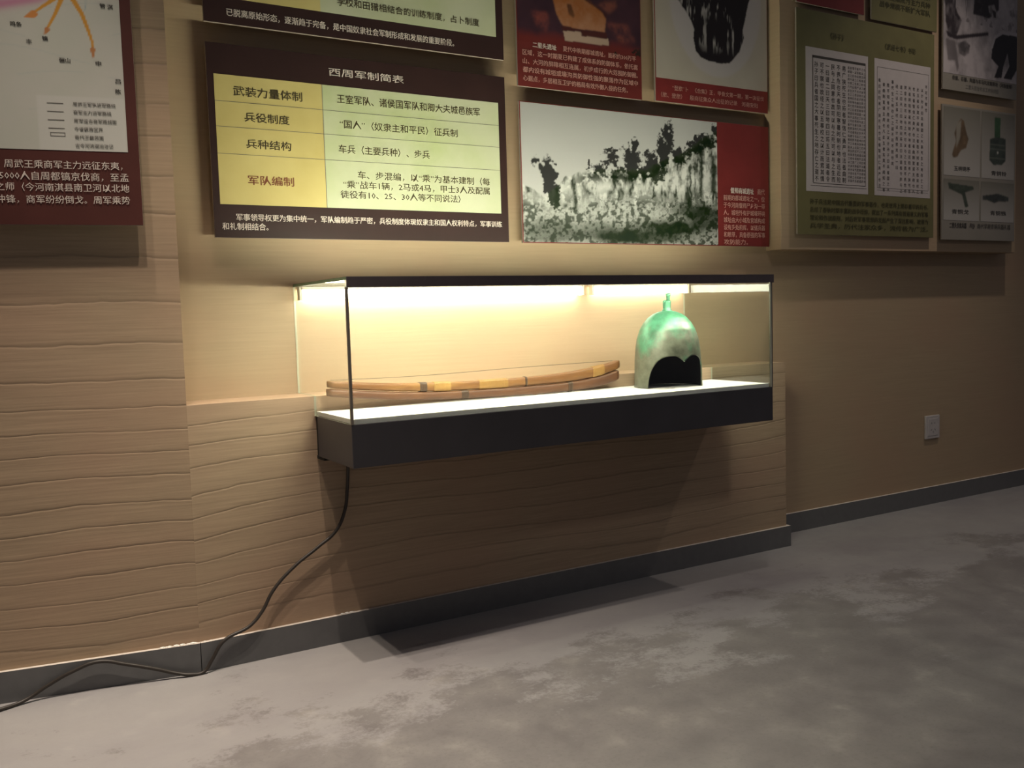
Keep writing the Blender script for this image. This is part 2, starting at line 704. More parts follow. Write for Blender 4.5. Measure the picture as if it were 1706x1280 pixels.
class Pic:
    """a printed picture: a fine grid whose point colours are the inks of the print"""

    def __init__(s, x0, x1, z0, z1, res):
        s.b = (x0, x1, z0, z1)
        s.W = max(2, int((x1 - x0) / res))
        s.H = max(2, int((z1 - z0) / res))
        s.X, s.Z = np.meshgrid(np.linspace(x0, x1, s.W), np.linspace(z0, z1, s.H))
        s.u = (s.X - x0) / (x1 - x0)
        s.v = (s.Z - z0) / (z1 - z0)
        s.c = np.ones((s.H, s.W, 3)) * .5
        s.sh = (s.H, s.W)

    def poly(s, pts, soft=1):
        pts = np.array(pts)
        ins = np.zeros(s.sh, bool)
        j = len(pts) - 1
        for i in range(len(pts)):
            xi, zi = pts[i]
            xj, zj = pts[j]
            with np.errstate(divide='ignore', invalid='ignore'):
                k = ((zi > s.Z) != (zj > s.Z)) & (s.X < (xj - xi) * (s.Z - zi) / (zj - zi) + xi)
            ins ^= k
            j = i
        return blur(ins.astype(float), soft)

    def put(s, mask, col):
        mask = np.clip(mask, 0, 1)[..., None]
        col = np.asarray(col, float)
        s.c = s.c * (1 - mask) + col * mask

    def build(s, parent, name, y):
        co = np.stack([s.X, np.full(s.sh, y), s.Z], -1).reshape(-1, 3)
        idx = np.arange(s.W * s.H).reshape(s.sh)
        q = np.stack([idx[:-1, :-1], idx[:-1, 1:], idx[1:, 1:], idx[1:, :-1]], -1).reshape(-1, 4)
        me = bpy.data.meshes.new(name)
        nf = len(q)
        me.vertices.add(len(co))
        me.vertices.foreach_set('co', co.reshape(-1))
        me.loops.add(nf * 4)
        me.loops.foreach_set('vertex_index', q.reshape(-1).astype(np.int32))
        me.polygons.add(nf)
        me.polygons.foreach_set('loop_start', np.arange(0, nf * 4, 4, dtype=np.int32))
        a = me.attributes.new('pic', 'FLOAT_COLOR', 'POINT')
        cc = np.concatenate([np.clip(s.c, 0, 1), np.ones((*s.sh, 1))], -1)
        a.data.foreach_set('color', cc.reshape(-1).astype(np.float32))
        me.update(calc_edges=True)
        me.validate()
        return link(name, me, M['print'], parent)


def panel(name, label, cat, x0, x1, z0, z1, yback, th, face, group=None, rz=0, origin=None):
    """hung board; local x along the wall from its left edge, y out of the wall is negative, z up from its lower edge"""
    t = thing(name, label, cat, origin if origin else (x0, yback, z0), rz, group)
    bm = bmesh.new()
    w, h = x1 - x0, z1 - z0
    bt = .009 if th > .03 else .007
    fs = box(bm, 0, w, -th, -th + bt, 0, h, 0, .0008)
    bm.faces.ensure_lookup_table()
    bmesh.ops.recalc_face_normals(bm, faces=bm.faces)
    for f in bm.faces:
        f.material_index = 0 if f.normal.y < -.9 else 1
    obj('board', bm, [face, M['edge']], t)
    for a in (.06, w - .10):
        for c_ in (.06, h - .10):
            bm = bmesh.new()
            box(bm, a, a + .04, -th + bt, 0, c_, c_ + .04)
            obj('standoff', bm, M['black'], t)
    return t


PT = .035
YF = -PT - .0007   # local depth of prints
YT = -PT - .0014   # local depth of lettering
GP = 'exhibit panels above the display case'

# --- chart panel of the army system, directly above the case
t = panel('chart_panel', 'dark brown panel with yellow and pale green table, directly above the glass case', 'wall panel',
          .5826, 1.5086, 1.1499, 1.6713, T - .0004, PT, M['darkbrown'], GP)
ox, oz = .5826, 1.1499
sheet(t, 'yellow_column', .6005 - ox, .9025 - ox, 1.2405 - oz, 1.5885 - oz, YF, M['yellow'])
sheet(t, 'green_column', .9025 - ox, 1.482 - ox, 1.2405 - oz, 1.5885 - oz, YF, M['palegreen'])
for z_ in (1.5175, 1.4495, 1.377):
    sheet(t, 'rule_line', .6005 - ox, 1.482 - ox, z_ - .0006 - oz, z_ + .0006 - oz, YT + .0003, M['inkgrey'], .0002)
sheet(t, 'rule_line', .9015 - ox, .9032 - ox, 1.2405 - oz, 1.5885 - oz, YT + .0003, M['inkgrey'], .0002)


def tx(s, x0, x1, z0, z1, mat, b=.008, **k):
    return text(t, s, x0 - ox, x1 - ox, z0 - oz, z1 - oz, k.pop('y', YT), mat, b, **k)


tx('西周军制简表', .925, 1.158, 1.6155, 1.6385, M['white_ink'])
tx('武装力量体制', .651, .843, 1.534, 1.5605, M['inkbrown'], .014)
tx('兵役制度', .678, .803, 1.4665, 1.4915, M['inkbrown'], .014)
tx('兵种结构', .679, .805, 1.3945, 1.4195, M['inkbrown'], .014)
tx('军队编制', .679, .808, 1.2955, 1.3215, M['inkred'], .014)
tx('王室军队、诸侯国军队和卿大夫城邑族军', .946, 1.4145, 1.5405, 1.5655, M['inkbrown'])
tx('“国人”（奴隶主和平民）征兵制', .951, 1.3335, 1.470, 1.494, M['inkbrown'])
tx('车兵（主要兵种）、步兵', .945, 1.235, 1.3985, 1.4225, M['inkbrown'])
tx('车、步混编，以“乘”为基本建制（每', 1.0, 1.4425, 1.327, 1.350, M['inkbrown'])
tx('“乘”战车1辆，2马或4马，甲士3人及配属', .954, 1.4415, 1.298, 1.3205, M['inkbrown'])
tx('徒役有10、25、30人等不同说法）', .9445, 1.336, 1.269, 1.2915, M['inkbrown'])
tx('军事领导权更为集中统一，军队编制趋于严密，兵役制度体现奴隶主和国人权利特点，军事训练', .6415, 1.4825, 1.1965, 1.2155, M['white_ink'], .016)
tx('和礼制相结合。', .603, .729, 1.171, 1.1905, M['white_ink'], .016)

# --- the panel above it
t = panel('chart_panel', 'dark brown panel cut off by the top of the view, above another brown panel', 'wall panel',
          .5826, 1.5086, 1.7245, 2.246, T - .0004, PT, M['darkbrown'], GP)
ox, oz = .5826, 1.7245
sheet(t, 'yellow_column', .6005 - ox, .9085 - ox, 1.793 - oz, 2.165 - oz, YF, M['yellow'])
sheet(t, 'green_column', .9085 - ox, 1.482 - ox, 1.793 - oz, 2.165 - oz, YF, M['palegreen'])
tx('学校和田猎相结合的训练制度，占卜制度', .9595, 1.4225, 1.8165, 1.839, M['inkbrown'])
tx('教育训练', .679, .806, 1.838, 1.863, M['inkbrown'], .014)
tx('已脱离原始形态，逐渐趋于完备，是中国奴隶社会军制形成和发展的重要阶段。', .6435, 1.332, 1.745, 1.7655, M['white_ink'], .016)

# --- red panel with an excavated building at dusk
RED = {
 'roof':[(0.141, 0.293), (0.153, 0.247), (0.171, 0.219), (0.18, 0.209), (0.243, 0.208), (0.348, 0.21), (0.356, 0.258), (0.339, 0.276), (0.274, 0.313), (.23, .40), (.15, .37)],
 'shade':[(0.171, 0.21), (0.179, 0.194), (0.25, 0.201), (0.253, 0.185), (0.358, 0.19), (0.355, 0.21), (0.246, 0.207)],
 'base':[(0.179, 0.194), (0.185, 0.163), (0.366, 0.167), (0.363, 0.192), (0.354, 0.189), (0.253, 0.187), (0.25, 0.2)],
 'tree':[(0.196, 0.284), (0.213, 0.284), (0.226, 0.252), (0.223, 0.241), (0.202, 0.251)],
 'wallL':[(0.055, 0.242), (0.119, 0.243), (0.121, 0.215), (0.113, 0.183), (0.087, 0.191), (0.074, 0.206)],
 'wallR':[(0.36, 0.244), (0.446, 0.246), (0.479, 0.194), (0.417, 0.181), (0.363, 0.229)],
 'far':[(0.317, 0.296), (0.399, 0.331), (0.402, 0.302), (0.368, 0.274)],
 'edge':[(0.274, 0.313), (0.36, 0.27), (0.354, 0.256), (0.339, 0.278), (0.267, 0.306)],
}
t = panel('photo_panel', 'red captioned panel with photo of an orange earthen platform, left of the black rubbing', 'wall panel',
          1.559, 2.0635, 1.6504, 2.17, T - .0004, PT, M['red'], GP)
ox, oz = 1.559, 1.6504
p = Pic(.004, .5005, .14, .514, .0026)
n1 = fbm(p.sh, (5, 7), 3)
n2 = fbm(p.sh, (14, 18), 8)
p.c[:] = np.array((.018, .009, .016)) + n1[..., None] * np.array((.045, .014, .016))
p.put(p.poly(RED['wallL'], 14) * np.clip(n2 * 2.4 - .5, 0, 1), (.19, .045, .035))
p.put(p.poly(RED['wallR'], 14) * np.clip(n2 * 2.4 - .5, 0, 1), (.16, .045, .035))
p.put(p.poly(RED['far'], 12) * np.clip(n2 * 2.4 - .5, 0, 1), (.16, .05, .035))
p.put(p.poly(RED['roof'], 2), np.array((.27, .095, .03)) + np.clip((.29 - p.Z) / .1, 0, 1)[..., None] * np.array((.06, .06, .055)) + (n2[..., None] - .5) * .08)
p.put(p.poly(RED['edge'], 2), (.05, .012, .01))
p.put(p.poly(RED['tree'], 2) * (.5 + .6 * n2), (.07, .025, .01))
p.put(p.poly(RED['shade'], 1), (.06, .014, .012))
p.put(p.poly(RED['base'], 1), (.36, .25, .19))
fade = np.clip((.19 - p.Z + .03 * (n1 - .5)) / .03, 0, 1) * (1 - p.poly(RED['base'], 1))
p.put(fade, (.115, .017, .014))
p.put((n2 > .62) * np.clip((.21 - p.Z) / .05, 0, 1) * (p.X > .36), (.02, .012, .008))
p.build(t, 'photo_print', YF)
tx('二里头遗址', 1.6178, 1.709, 1.777, 1.7945, M['white_ink'], .02)
tx('夏代中晚期都城遗址，面积约300万平', 1.735, 2.038, 1.778, 1.7955, M['pink_ink'], .012)
for i, s_ in enumerate(('区域，这一时期夏已构建了成体系的防御体系，依托嵩', '山、大河的屏障相互连属，初步成行的大范围防御圈。',
                        '都内设有城垣或壕沟类防御性强的聚落作为区域中', '心据点，多层相互卫护的格局有效外御入侵的任务。')):
    zz = 1.7675 - i * .0272
    tx(s_, 1.578, 2.045 if i < 3 else 2.0, zz - .018, zz, M['pink_ink'], .012)

# --- rubbing panel: black ink rubbing on a pale ground
POT = [(.06, .56), (.05, .47), (0.096, 0.375), (0.128, 0.341), (0.153, 0.317), (0.171, 0.292), (0.182, 0.268), (0.178, 0.237), (0.188, 0.194), (0.21, 0.174), (0.248, 0.164), (0.31, 0.161), (0.353, 0.167), (0.374, 0.187), (0.402, 0.213), (0.427, 0.268), (0.419, 0.29), (0.436, 0.344), (0.449, 0.392), (0.466, 0.429), (.48, .5), (.45, .58)]
t = panel('photo_panel', 'pale panel with a large black ink rubbing and red caption strip along its lower edge', 'wall panel',
          2.1245, 2.6725, 1.654, 2.30, T - .0004, PT, M['redk'], GP)
ox, oz = 2.1245, 1.654
p = Pic(.003, .545, .081, .642, .0026)
n1 = fbm(p.sh, (5, 6), 21)
n2 = fbm(p.sh, (40, 26), 25, 3)
n3 = fbm(p.sh, (9, 40), 29, 3)
p.c[:] = np.array((.36, .315, .27)) + (n1[..., None] - .5) * .05
disc = blur((((p.X - .29) / .225) ** 2 + ((p.Z - .40) / .29) ** 2 < 1).astype(float), 8)
p.put(disc, np.array((.37, .33, .33)))
blob = p.poly(POT, 1)
blob = blur((blob + (n2 - .5) * .5 > .5).astype(float), 1)
p.put(blob, (.010, .007, .008))
scr = np.clip((n3 - .60) * 9, 0, 1) * np.clip((n1 - .35) * 5, 0, 1) * blob * np.clip((p.Z - .19) / .04, 0, 1)
p.put(scr * .75, (.36, .33, .32))
p.build(t, 'rubbing_print', YF)
tx('“登旅”卜　《合集》正，甲骨文第一期，第一次征伐', 2.2, 2.65, 1.697, 1.7145, M['pink_ink'], .006)
tx('（旅、登旅）　殷商征集众人出征的记录　河南安阳', 2.147, 2.617, 1.669, 1.6865, M['pink_ink'], .006)

# --- black and white landscape panel
t = panel('photo_panel', 'black and white hillside photo panel with red caption block at its right end', 'wall panel',
          1.5605, 2.6735, 1.1489, 1.6035, T - .0004, PT, M['redk'], GP)
ox, oz = 1.5605, 1.1489
p = Pic(.003, .849, .003, .4515, .0025)
u, v = p.u, p.v
n1 = fbm(p.sh, (5, 9), 41)
n2 = fbm(p.sh, (18, 30), 47)
n3 = fbm(p.sh, (8, 46), 53, 4)
n4 = fbm(p.sh, (44, 70), 59, 3)
hill = np.interp(u, [0, .05, .1, .16, .2, .25, .32, .4, .48, .55, .62, .66, .7, .78, .86, .93, 1.0],
                 [.40, .38, .33, .42, .48, .51, .54, .56, .555, .56, .58, .62, .66, .70, .78, .86, .92])
hill = hill + (n2 - .5) * .05
sky = np.clip((v - hill) / .012, 0, 1)
lit = .43 + .45 * (n2 - .5) + 1.5 * (n3 - .5) * np.clip((v - .25) / .15, 0, 1) + .5 * (n4 - .5)
tone = np.clip(lit, .03, .52)
# grass and scrub: broken darks
low = np.clip((.44 + .12 * (u - .5) + .14 * (n1 - .5) - v) / .14, 0, 1)
scrub = np.clip((n4 * .7 + n2 * .45 - .50) * 6, 0, 1)
tone = tone * (1 - low * scrub * .88)
band = np.exp(-((v - hill + .05) / .05) ** 2) * np.clip((u - .17) * 8, 0, 1)
tone = tone * (1 - band * np.clip((n4 * .6 + n2 * .5 - .42) * 6, 0, .93))
for cu, cv, su, sv, k in ((.47, .06, .13, .055, .96), (.73, .13, .17, .06, .97), (.93, .22, .09, .10, .8), (.13, .08, .11, .07, .65), (.60, .05, .2, .04, .8), (.36, .10, .08, .05, .5), (.85, .27, .10, .05, .75)):
    q = np.exp(-(((u - cu) / su) ** 2 + ((v - cv) / sv) ** 2))
    tone = tone * (1 - np.clip(q * (.4 + 1.2 * n2) * 1.5, 0, k))
for cu, w_, v0, v1 in ((.905, .011, .36, .82), (.845, .007, .33, .66), (.835, .009, .3, .4), (.245, .007, .22, .36), (.455, .006, .3, .43), (.64, .006, .33, .47), (.98, .02, .4, .75), (.19, .01, .24, .30), (.52, .007, .35, .45)):
    q = np.exp(-((u - cu + (n2 - .5) * .03) / w_) ** 2) * np.clip((v - v0) / .03, 0, 1) * np.clip((v1 - v) / .03, 0, 1)
    tone = tone * (1 - .93 * q)
skyt = .40 + .06 * (1 - v) - .05 * v * (1 - u)
tone = tone * (1 - sky) + skyt * sky
trees = np.zeros(p.sh)
for cu, cv, su, sv, den in ((.125, .47, .035, .13, 1.25), (.14, .36, .03, .10, 1.3), (.155, .30, .018, .07, 1.2), (.06, .60, .018, .05, .62), (.08, .54, .012, .03, .7),
                            (.43, .62, .05, .11, .68), (.53, .63, .05, .12, 1.15), (.545, .75, .02, .06, 1.0), (.61, .70, .035, .05, .72), (.64, .60, .035, .10, 1.15), (.59, .56, .03, .05, 1.0),
                            (.70, .72, .035, .13, 1.2), (.735, .84, .025, .12, .95), (.71, .90, .02, .06, .8), (.78, .70, .06, .07, .85), (.87, .78, .06, .05, .8), (.90, .86, .04, .05, .62), (.95, .84, .05, .05, .9), (.985, .93, .02, .05, .9), (.36, .56, .05, .035, .9), (.315, .60, .006, .03, .9), (.66, .53, .04, .06, .9)):
    q = np.exp(-(((u - cu) / su) ** 2 + ((v - cv) / sv) ** 2))
    trees = np.maximum(trees, np.clip((q * den * 1.15 + ((n4 - .5) * 1.5 + (n2 - .5) * .8) * np.clip(q * 4, 0, 1) - .40) * 5, 0, 1))
tone = tone * (1 - .94 * trees)
p.c = tone[..., None] * np.array((1.0, .985, .95)) + (1 - sky)[..., None] * np.array((.0, .004, -.002)) * 2
p.build(t, 'photo_print', YF)
tx('偃师商城遗址', 2.474, 2.592, 1.3445, 1.3665, M['white_ink'], .02)
tx('商代', 2.612, 2.65, 1.3445, 1.3665, M['pink_ink'])
for i, s_ in enumerate(('前期的都城遗址之一，位', '于今河南偃师尸乡沟一带', '人。城垣外有护城壕环绕',
                        '城址由大小城及宫城构成', '设有多处府库，以储兵器', '和粮草，具备很强的军事', '攻防能力。')):
    zz = 1.3385 - i * .0273
    tx(s_, 2.438, 2.65 if i < 6 else 2.56, zz - .0205, zz, M['pink_ink'])

# --- left wall: campaign map panel
PL = (-1.02, -.0772, 1.1648, 1.90)
t = panel('map_panel', 'maroon framed campaign map with orange arrows, on the left wall', 'wall panel',
          PL[0], PL[1], PL[2], PL[3], 0, PT, M['maroon'], None, ANG, (XC + PL[0] * CA, PL[0] * SA, PL[2]))
ox, oz = PL[0], PL[2]
p = Pic(.035, -.1026 - ox, 1.3427 - oz, .70, .0030)
n1 = fbm(p.sh, (4, 6), 71)
n2 = fbm(p.sh, (10, 14), 77)
p.c[:] = np.array((.46, .455, .40)) + (n1[..., None] - .5) * np.array((.06, .02, .05))
MX = p.X + ox
MZ = p.Z + oz
pk = np.interp(MX, [-1.02, -.55, -.36, -.28, -.2565, -.24], [1.60, 1.645, 1.6665, 1.687, 1.697, 1.72])
p.put(np.exp(-((MZ - pk - .01) / .014) ** 2) * .8, (.42, .12, .24))
p.put(np.clip((MZ - pk) / .03, 0, 1) * .45, (.45, .27, .33))
for ln in range(6):      # pale river lines
    yy = 1.40 + .055 * ln + .02 * np.sin(MX * (9 + ln) + ln * 2)
    p.put(np.exp(-((MZ - yy) / .0018) ** 2) * .22 * (n2 > .45), (.3, .36, .36))


def stroke(pts, w0, w1, col, k=1.0):
    pts = [Vector((a, b)) for a, b in pts]
    N = 60
    best = np.zeros(p.sh)
    for i in range(N):
        s_ = i / (N - 1) * (len(pts) - 1)
        j = min(int(s_), len(pts) - 2)
        c_ = pts[j].lerp(pts[j + 1], s_ - j)
        w = w0 + (w1 - w0) * i / (N - 1)
        best = np.maximum(best, np.clip((w - np.hypot(MX - c_.x, MZ - c_.y)) / .0015 + .5, 0, 1))
    p.put(best * k, col)


OR, OR2 = (.50, .24, .03), (.40, .17, .06)
stroke([(-.20, 1.73), (-.2484, 1.6946), (-.270, 1.678), (-.298, 1.656)], .0055, .0025, OR)
stroke([(-.291, 1.6585), (-.3109, 1.6494)], .0085, .001, (.5, .2, .05))
stroke([(-.218, 1.73), (-.2302, 1.6962), (-.245, 1.662), (-.2665, 1.622)], .0065, .0025, OR)
stroke([(-.2645, 1.6245), (-.2705, 1.6135)], .006, .001, OR2)
stroke([(-.222, 1.73), (-.2037, 1.6986), (-.187, 1.668), (-.1755, 1.632), (-.1683, 1.6049), (-.1672, 1.575)], .0068, .0022, OR)
stroke([(-.1677, 1.585), (-.1675, 1.5651)], .0058, .001, OR2)
stroke([(-.176, 1.72), (-.1765, 1.69), (-.180, 1.676)], .0012, .0012, (.2, .3, .34), .7)
lg = (MX > -.2965) & (MX < -.1045) & (MZ < 1.472)
p.put(blur(lg.astype(float), 1) * .7, (.53, .52, .48))
p.build(t, 'map_print', YF)
for s_, a, b in (('鸣条', -.3296, 1.6323), ('丰', -.3045, 1.5938), ('镐', -.27, 1.6038), ('骊山', -.2306, 1.5555), ('申', -.1568, 1.5526),
                 ('吕', -.1151, 1.5128), ('陈', -.1165, 1.488), ('管', -.140, 1.690), ('淇', -.123, 1.689), ('伊', -.385, 1.655)):
    w_ = .006 * len(s_)
    text(t, s_, a - w_ - ox, a + w_ - ox, b - .0055 - oz, b + .0055 - oz, YT, M['ink'], .03)
for i, s_ in enumerate(('周武王军队进军路线', '商军主力进军路线', '周军追击商军路线图', '今省级政区界', '商代王畿范围', '古今河流湖泊注记')):
    zz = 1.4585 - .0197 * i
    text(t, s_, -.219 - ox, (-.219 + .0105 * len(s_)) - ox, zz - .0095 - oz, zz - oz, YT, M['inkgrey'], .012)
for i in range(4):
    zz = 1.4535 - .0197 * i
    sheet(t, 'legend_line', -.2755 - ox, -.240 - ox, zz - .0009 - oz, zz + .0009 - oz, YT + .0003, M['inkgrey'], .0002)
bm = bmesh.new()
for a, b, c_, d in ((-.272, -.2395, 1.3755, 1.3768), (-.272, -.2395, 1.3836, 1.3849), (-.272, -.2705, 1.3755, 1.3849), (-.241, -.2395, 1.3755, 1.3849)):
    box(bm, a - ox, b - ox, YT + .0003, YT + .0005, c_ - oz, d - oz)
obj('legend_frame', bm, M['inkgrey'], t)
for s_, x1, z0, z1 in (('公元前1046年，周武王乘商军主力远征东夷，', -.117, 1.2985, 1.318), ('率戎车300乘甲士45000人自周都镐京伐商，至孟', -.1045, 1.2705, 1.2908),
                       ('津会诸侯之师（今河南淇县南卫河以北地', -.1045, 1.2445, 1.264), ('区）会战冲锋，商军纷纷倒戈。周军乘势', -.1045, 1.2155, 1.235)):
    text(t, s_, 0, x1 - ox, z0 - oz, z1 - oz, YT, M['white_ink'], .008, align='right')

# --- right stretch: backing board with six panels
YB = .0626
bm = bmesh.new()
box(bm, 2.69, 4.222, YB, T - .0005, 1.135, 2.75, 0, .002)
o = obj('backing_board', bm, M['wall'])
tag(o, 'large tan backing board on the right wall, carrying the dim green and grey panels', 'wall board')
PT = .02
YF, YT = -PT - .0007, -PT - .0014
GR = 'panels on the right backing board'

t = panel('document_panel', 'olive green panel with two pale pages of old vertical text', 'wall panel',
          2.758, 3.588, 1.193, 2.045, YB, PT, M['green'], GR)
ox, oz = 2.758, 1.193
pg = sheet(t, 'page_print', 2.807 - ox, 3.165 - ox, 1.360 - oz, 1.9065 - oz, YF, M['paper'])
bm = bmesh.new()
for a, b, c_, d in ((2.845, 3.149, 1.868, 1.8775), (2.8435, 2.8475, 1.394, 1.8775), (2.845, 3.149, 1.391, 1.393), (3.148, 3.15, 1.392, 1.875), (2.83, 3.155, 1.381, 1.3825)):
    box(bm, a - ox, b - ox, YT + .0003, YT + .0005, c_ - oz, d - oz)
obj('page_border', bm, M['ink'], t)
pg = sheet(t, 'page_print', 3.2045 - ox, 3.5625 - ox, 1.359 - oz, 1.9065 - oz, YF, M['paper'])
bm = bmesh.new()
for a, b, c_, d in ((3.22, 3.55, 1.873, 1.8745), (3.22, 3.55, 1.389, 1.3905), (3.22, 3.2215, 1.39, 1.874), (3.5485, 3.55, 1.39, 1.874), (3.22, 3.55, 1.380, 1.381)):
    box(bm, a - ox, b - ox, YT + .0003, YT + .0005, c_ - oz, d - oz)
obj('page_border', bm, M['inkgrey'], t)
SUN = ('孙子曰兵者国之大事死生之地存亡之道不可不察也故经之以五事校之以计而索其情一曰道二曰天三曰地四曰将五曰法道者令民与上同意也故可以与之死'
       '可以与之生而不畏危也天者阴阳寒暑时制也地者远近险易广狭死生也将者智信仁勇严也法者曲制官道主用也凡此五者将莫不闻知之者胜不知者不胜故校之以计')
SUN = SUN * 6
cols = []
k = 0
for i in range(6):
    cols.append((SUN[k:k + 18], 2.853 + i * .0315 - ox, 1.858 - oz, .023, .0255))
    k += 18
for i in range(8):
    cols.append((SUN[k:k + 31], 3.0435 + i * .0133 - ox, 1.858 - oz, .0118, .0147))
    k += 31
columns(t, cols, YT, M['ink'])
cols = []
for i in range(12):
    x = 3.226 + i * .0272
    top = 1.852 - (.02 if i in (0, 3, 11) else .035)
    ln = 19 if i not in (3, 4, 11) else 15
    if i == 11:
        ln = 5
    cols.append((SUN[k:k + ln], x - ox, top - oz, .0165, .0235))
    k += ln
columns(t, cols, YT, M['ink'])


def tx(s, x0, x1, z0, z1, mat, b=.008, **k):
    return text(t, s, x0 - ox, x1 - ox, z0 - oz, z1 - oz, k.pop('y', YT), mat, b, **k)


tx('《孙子》', 2.944, 3.02, 1.948, 1.974, M['inkolive'])
tx('《武经七书》书影', 3.268, 3.466, 1.948, 1.972, M['inkolive'])
for i, s_ in enumerate(('　　孙子兵法是中国古代重要的军事著作，也是世界上现存最早的兵书，', '总结了春秋时期丰富的战争经验，提出了一系列具有普遍意义的军事',
                        '理论和作战原则，对后世军事思想的发展产生了深远影响，被尊为', '兵学圣典，历代注家众多，流传极为广泛。')):
    zz = 1.331 - i * .031
    tx(s_, 2.826, 3.55, zz - .021, zz, M['inkolive'], .012)

t = panel('picture_panel', 'grey panel of four small artifact pictures, lower right on the right board', 'wall panel',
          3.643, 4.182, 1.186, 1.765, YB, PT, M['greypanel'], GR)
ox, oz = 3.643, 1.186
ART = {
 'blade':[(0.131, 0.526), (0.153, 0.517), (0.168, 0.475), (0.186, 0.441), (0.169, 0.401), (0.133, 0.39), (0.105, 0.358), (0.076, 0.356), (0.069, 0.369), (0.097, 0.427), (0.085, 0.46), (0.103, 0.496)],
 'stem':[(0.377, 0.551), (0.423, 0.551), (0.419, 0.458), (0.379, 0.457)],
 'bell':[(0.343, 0.452), (0.376, 0.462), (0.429, 0.464), (0.463, 0.461), (0.462, 0.361), (0.431, 0.341), (0.37, 0.34), (0.341, 0.359)],
 'ge':[(0.042, 0.246), (0.222, 0.237), (0.229, 0.224), (0.186, 0.213), (0.164, 0.208), (0.189, 0.147), (0.165, 0.142), (0.142, 0.198), (0.049, 0.221)],
 'arrow':[(0.294, 0.2), (0.365, 0.207), (0.403, 0.213), (0.489, 0.2), (0.489, 0.18), (0.411, 0.177), (0.381, 0.169), (0.335, 0.179), (0.294, 0.182)],
}
for nm, key, (a, b, c_, d), fill in (('artifact_print', ('blade',), (.012, .270, .278, .570), [(.10, .065, .035)]),
                                     ('artifact_print', ('stem', 'bell'), (.282, .530, .278, .570), [(.03, .07, .03), (.035, .045, .035)]),
                                     ('artifact_print', ('ge',), (.012, .266, .085, .262), [(.04, .05, .035)]),
                                     ('artifact_print', ('arrow',), (.280, .530, .085, .262), [(.035, .04, .035)])):
    p = Pic(a, b, c_, d, .0028)
    g = np.clip((p.v - .1) / .9, 0, 1)[..., None]
    p.c[:] = np.array((.34, .32, .29)) * (1 - g) + np.array((.15, .14, .11)) * g
    n2 = fbm(p.sh, (9, 9), 91)
    for kk, fc in zip(key, fill):
        p.put(p.poly(ART[kk], 2), np.array(fc)[None, None] * (.5 + 1.1 * n2[..., None]))
    if 'blade' in key:
        p.put(p.poly([(.10, .50), (.135, .52), (.125, .44), (.10, .40), (.098, .43)], 3), (.22, .2, .16))
    if 'bell' in key:
        p.put(blur((np.hypot(p.X - .402, p.Z - .395) < .006).astype(float), 2), (.4, .4, .36))
        for zz in (.37, .41, .43):
            p.put(np.exp(-((p.Z - zz) / .003) ** 2) * p.poly(ART['bell'], 1) * .5, (.14, .15, .12))
    p.build(t, nm, YF)
for s_, a, b, z0 in (('玉柄铜矛', .084, .199, .300), ('青铜铃', .355, .47, .293), ('青铜戈', .07, .19, .113), ('青铜镞', .35, .47, .115)):
    text(t, s_, a, b, z0, z0 + .02, YT, M['ink'], .01)
text(t, '二里头文化兵器', .055, .175, .052, .075, YT, M['ink'], .03)
text(t, '与', .195, .235, .052, .075, YT, M['ink'], .03)
text(t, '商代早期青铜兵器礼器', .255, .505, .052, .075, YT, M['ink'], .0)

t = panel('photo_panel', 'black and white excavation photo above the four artifact pictures', 'wall panel',
          3.646, 4.187, 1.8277, 2.42, YB, PT, M['greypanel'], GR)
ox, oz = 3.646, 1.8277
DIG = {
 'topdark':[(0.222, 0.436), (0.4, 0.462), (0.397, 0.382), (0.327, 0.336), (0.29, 0.337), (0.209, 0.339)],
 'triangle':[(0.318, 0.389), (0.363, 0.4), (0.397, 0.343), (0.364, 0.334), (0.326, 0.364)],
 'leftdark':[(0.011, 0.388), (0.066, 0.396), (0.095, 0.332), (0.131, 0.303), (0.089, 0.226), (0.033, 0.24), (0.016, 0.288)],
 'pole':[(0.019, 0.246), (0.089, 0.234), (0.32, 0.276), (0.323, 0.262), (0.089, 0.216), (0.033, 0.223)],
 'leftlow':[(0.019, 0.213), (0.082, 0.212), (0.111, 0.105), (0.098, 0.077), (0.083, 0.127), (0.034, 0.122)],
 'ball':[(0.103, 0.202), (0.153, 0.221), (0.189, 0.204), (0.182, 0.168), (0.147, 0.151), (0.111, 0.16)],
 'arch':[(0.351, 0.21), (0.373, 0.256), (0.426, 0.28), (0.534, 0.285), (0.554, 0.256), (0.556, 0.153), (0.499, 0.088), (0.437, 0.086), (0.482, 0.145), (0.466, 0.201), (0.436, 0.14), (0.422, 0.086), (0.368, 0.084), (0.398, 0.136), (0.344, 0.165)],
 'rim':[(0.339, 0.208), (0.365, 0.264), (0.426, 0.296), (0.553, 0.301), (0.553, 0.286), (0.426, 0.28), (0.375, 0.255), (0.354, 0.21)],
}
p = Pic(.003, .538, .070, .589, .0030)
n1 = fbm(p.sh, (6, 6), 101)
n2 = fbm(p.sh, (12, 16), 105)
p.c[:] = np.array((.37, .33, .33)) * np.clip(.25 + 1.25 * n1[..., None] + .5 * (n2[..., None] - .5), .1, 1.1)
st = fbm(p.sh, (5, 34), 109, 3)
p.put(np.clip((st - .5) * 6, 0, .9) * np.clip((.5 - p.u) * 5, 0, 1) * np.clip((p.v - .35) * 6, 0, 1), (.03, .022, .024))
p.put(p.poly(DIG['leftdark'], 3) * (.3 + 1.2 * n2), (.03, .022, .024))
p.put(p.poly(DIG['topdark'], 2), (.02, .015, .017))
p.put(p.poly(DIG['triangle'], 2), (.30, .27, .26))
p.put(p.poly([(.345, .378), (.375, .372), (.378, .345), (.36, .345)], 1), (.03, .02, .02))
p.put(p.poly(DIG['leftlow'], 4) * .8, (.09, .075, .075))
